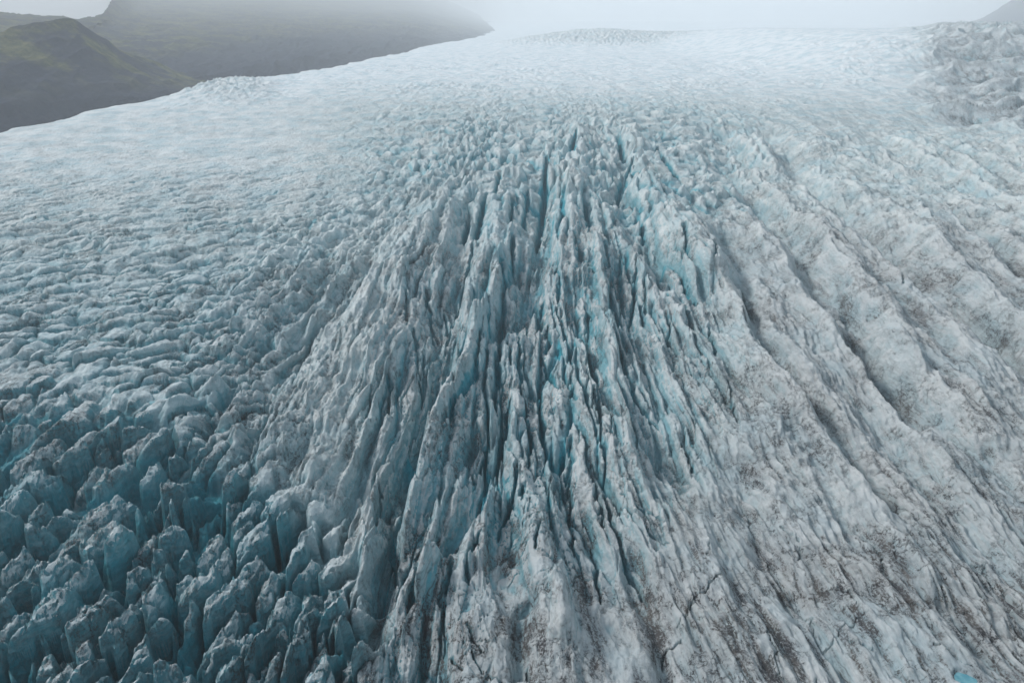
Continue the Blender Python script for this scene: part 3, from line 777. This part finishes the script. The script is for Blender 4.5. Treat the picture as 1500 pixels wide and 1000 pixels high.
g = submesh('glacier', F[own < 0]); g['kind'] = 'structure'
for i, lab in LABELS.items():
    fs = F[own == i]
    if len(fs) < 40: print('small serac', SER[i]); continue
    u, inv = np.unique(fs, return_inverse=True)
    org = np.array([CO[u][:, 0].mean(), CO[u][:, 1].mean(), CO[u][:, 2].min()])
    o = make_mesh('serac', CO[u] - org, inv.reshape(-1, 4), ICE, {k: v[u] for k, v in A.items()})
    o.location = org
    o['label'] = lab; o['category'] = 'serac'; o['group'] = 'seracs standing at the lower left of the glacier'
    pxs, pys = project(CO[u][:, 0], CO[u][:, 1], CO[u][:, 2])
    print('SERAC', SER[i][:2], len(fs), [int(np.percentile(pxs, p)) for p in (2, 98)], [int(np.percentile(pys, p)) for p in (2, 98)])

# melt pool
def pool_mesh():
    n, k = 48, 7
    a = np.linspace(0, 2 * np.pi, n, endpoint=False)
    co, qd = [], []
    for r in np.linspace(.02, 1.12, k):
        for t in a: co.append((POOL[0] + 3.0 * r * math.cos(t), POOL[1] + 2.2 * r * math.sin(t), POOL[2] - .35))
    for j in range(k - 1):
        for i in range(n): qd.append((j * n + i, j * n + (i + 1) % n, (j + 1) * n + (i + 1) % n, (j + 1) * n + i))
    t = NT('meltwater'); b = t.n('ShaderNodeBsdfPrincipled')
    P = t.n('ShaderNodeNewGeometry').outputs['Position']
    t.put(b.inputs['Base Color'], t.mix(t.step(t.noise(P, .5, 4), .35, .65), col(.08, .26, .32), col(.16, .36, .41)))
    b.inputs['Roughness'].default_value = .12
    bp = t.n('ShaderNodeBump'); bp.inputs['Strength'].default_value = .12; t.put(bp.inputs['Height'], t.noise(P, 3.0, 3)); t.put(b.inputs['Normal'], bp.outputs[0])
    t.put(t.out.inputs[0], b.outputs[0])
    return make_mesh('water', np.array(co), np.array(qd), t.mat)
pw = pool_mesh(); pw['kind'] = 'structure'

# ------------------------------------------------------------------ hills
def loft(name, lines, nu, nv, rough, moss_fn, seed):
    """a hillside through several world-space lines, from the foot to the crest"""
    L = []
    for ln in lines:
        P = np.array([ray_at(*p) for p in ln]); 
        t = np.linspace(0, 1, nu)
        k = np.linspace(0, 1, len(P))
        L.append(np.stack([np.interp(t, k, P[:, i]) for i in range(3)], -1))
    L = np.array(L)
    for i in range(len(L)):
        for c in range(3):
            L[i, :, c] = _smooth(L[i, :, c], max(3, nu // 14) | 1)
    kv = np.linspace(0, 1, len(L)); tv = np.linspace(0, 1, nv)
    G = np.zeros((nv, nu, 3))
    j = np.clip(np.searchsorted(kv, tv, side='right') - 1, 0, len(L) - 2)
    fr = ((tv - kv[j]) / (kv[1] - kv[0]))[:, None, None]
    G = L[j] * (1 - fr) + L[j + 1] * fr
    x, y = G[..., 0], G[..., 1]
    n = fbm(x / 260, y / 400, 6, seed) * rough + (ridged(x / 110, y / 220, 5, seed + 9) - .9) * rough * .45
    G[..., 2] += n + rough * .8 * (ridged(x / 45, y / 160, 3, seed + 21) - .9)
    G[..., 1] += rough * .8 * fbm(x / 150, G[..., 2] / 150, 4, seed + 17)
    V = np.repeat(tv[:, None], nu, 1); U = np.repeat(np.linspace(0, 1, nu)[None], nv, 0)
    o = make_mesh(name, G.reshape(-1, 3), grid_quads(nv, nu), HILL, {'moss': moss_fn(U, V).ravel()})
    o['kind'] = 'structure'
    return o

# long dark mountain side behind the glacier margin, running back into the cloud
loft('mountain', [
    [(-500,330,1150),(0,260,1350),(250,190,1620),(450,140,2080),(600,105,2900),(745,72,5600)],
    [(-500,230,1250),(0,165,1500),(250,120,1800),(450,84,2400),(600,62,3500),(732,52,7000)],
    [(-500,150,1400),(0,100,1700),(250,72,2300),(450,46,3600),(600,34,5600),(724,42,9500)],
    [(-500,70,1700),(60,62,2000),(250,34,3600),(450,16,6600),(600,14,9500),(716,35,13000)],
    [(-500,10,2300),(135,40,2450),(205,8,5600),(430,-8,10500),(600,-6,14000),(710,30,16500)],
    [(-500,-30,3000),(142,34,2900),(190,-40,8500),(420,-50,14500),(590,-30,18000),(706,24,20000)],
], 420, 320, 9, lambda U, V: sst(.26, .42, V + .05 * np.sin(U * 9)) * (1 - .4 * sst(.8, 1, V)), 201)
# nearer shoulder at the far left
loft('hill', [
    [(-420,300,1020),(-200,280,1060),(0,250,1110),(150,215,1300),(300,180,1500),(430,150,1800)],
    [(-420,200,1100),(-200,175,1150),(0,155,1220),(150,140,1400),(270,135,1600),(400,135,1900)],
    [(-420,110,1230),(-200,95,1280),(0,92,1340),(130,92,1500),(230,110,1680),(350,128,1950)],
    [(-420,40,1380),(-200,50,1420),(0,42,1470),(105,24,1600),(180,75,1760),(300,118,2000)],
    [(-420,60,1650),(-200,70,1650),(0,60,1660),(110,45,1720),(170,90,1820),(280,130,2050)],
], 300, 240, 6, lambda U, V: sst(.20, .55, V), 301)
# dark mountain foot at the far right
loft('mountain', [
    [(1340,80,6400),(1400,78,6000),(1470,80,5400),(1700,90,4800)],
    [(1350,62,7000),(1410,58,6600),(1485,52,5900),(1700,40,5200)],
    [(1356,52,8200),(1425,40,7600),(1495,20,7000),(1700,-20,6000)],
    [(1362,49,9600),(1440,26,9000),(1510,-16,8400),(1700,-80,7400)],
], 160, 120, 10, lambda U, V: sst(.5, 1, V) * .5, 401)

# ------------------------------------------------------------------ air
def box(name, x0, x1, y0, y1, z0, z1, mat):
    v = [(x, y, z) for z in (z0, z1) for y in (y0, y1) for x in (x0, x1)]
    q = [(0, 2, 3, 1), (4, 5, 7, 6), (0, 1, 5, 4), (2, 6, 7, 3), (0, 4, 6, 2), (1, 3, 7, 5)]
    o = make_mesh(name, np.array(v, float), np.array(q), mat, smooth=False)
    return o
def volume(name, color, density, aniso=0.0):
    t = NT(name)
    v = t.n('ShaderNodeVolumePrincipled'); v.inputs['Color'].default_value = color
    v.inputs['Density'].default_value = density; v.inputs['Anisotropy'].default_value = aniso
    t.put(t.out.inputs['Volume'], v.outputs[0])
    return t.mat
hz = box('haze', -24000, 24000, -1500, 27500, -420, 2600, volume('haze_air', col(.95, .975, 1.0), 0.000165, .1))
hz['kind'] = 'stuff'

# ------------------------------------------------------------------ light
SUN_EL, SUN_AZ = rad(42), rad(-68)       # azimuth from +Y (view direction), clockwise
w = bpy.data.worlds.new('World'); sc.world = w; w.use_nodes = True
nt = w.node_tree; bg = nt.nodes['Background']
sky = nt.nodes.new('ShaderNodeTexSky'); sky.sky_type = 'NISHITA'; sky.sun_disc = False
sky.sun_elevation = SUN_EL; sky.sun_rotation = SUN_AZ
sky.air_density = 1.0; sky.dust_density = 1.5; sky.ozone_density = 1.5
hs = nt.nodes.new('ShaderNodeHueSaturation'); hs.inputs['Hue'].default_value = .465; hs.inputs['Saturation'].default_value = .74
nt.links.new(sky.outputs[0], hs.inputs['Color']); nt.links.new(hs.outputs[0], bg.inputs['Color'])
bg.inputs['Strength'].default_value = .065
sl = bpy.data.lights.new('sun', 'SUN'); sl.energy = 1.5; sl.angle = rad(11); sl.color = (1, .98, .95)
so = bpy.data.objects.new('sun', sl); sc.collection.objects.link(so)
so.rotation_euler = (rad(90) - SUN_EL, 0, -SUN_AZ + math.pi)

cam = bpy.data.cameras.new('camera'); co = bpy.data.objects.new('camera', cam); sc.collection.objects.link(co)
co.location = (0, 0, CH); co.rotation_euler = (rad(90) - PITCH, 0, 0)
cam.sensor_width = 36; cam.lens = 36 * FPX / 1500; cam.clip_end = 30000; cam.clip_start = .5
sc.camera = co
sc.view_settings.view_transform = 'Standard'; sc.view_settings.look = 'None'
sc.view_settings.exposure = 1.33; sc.view_settings.gamma = 1
cy = sc.cycles
cy.max_bounces = 9; cy.diffuse_bounces = 2; cy.glossy_bounces = 1; cy.volume_bounces = 8; cy.transmission_bounces = 0
cy.use_denoising = True
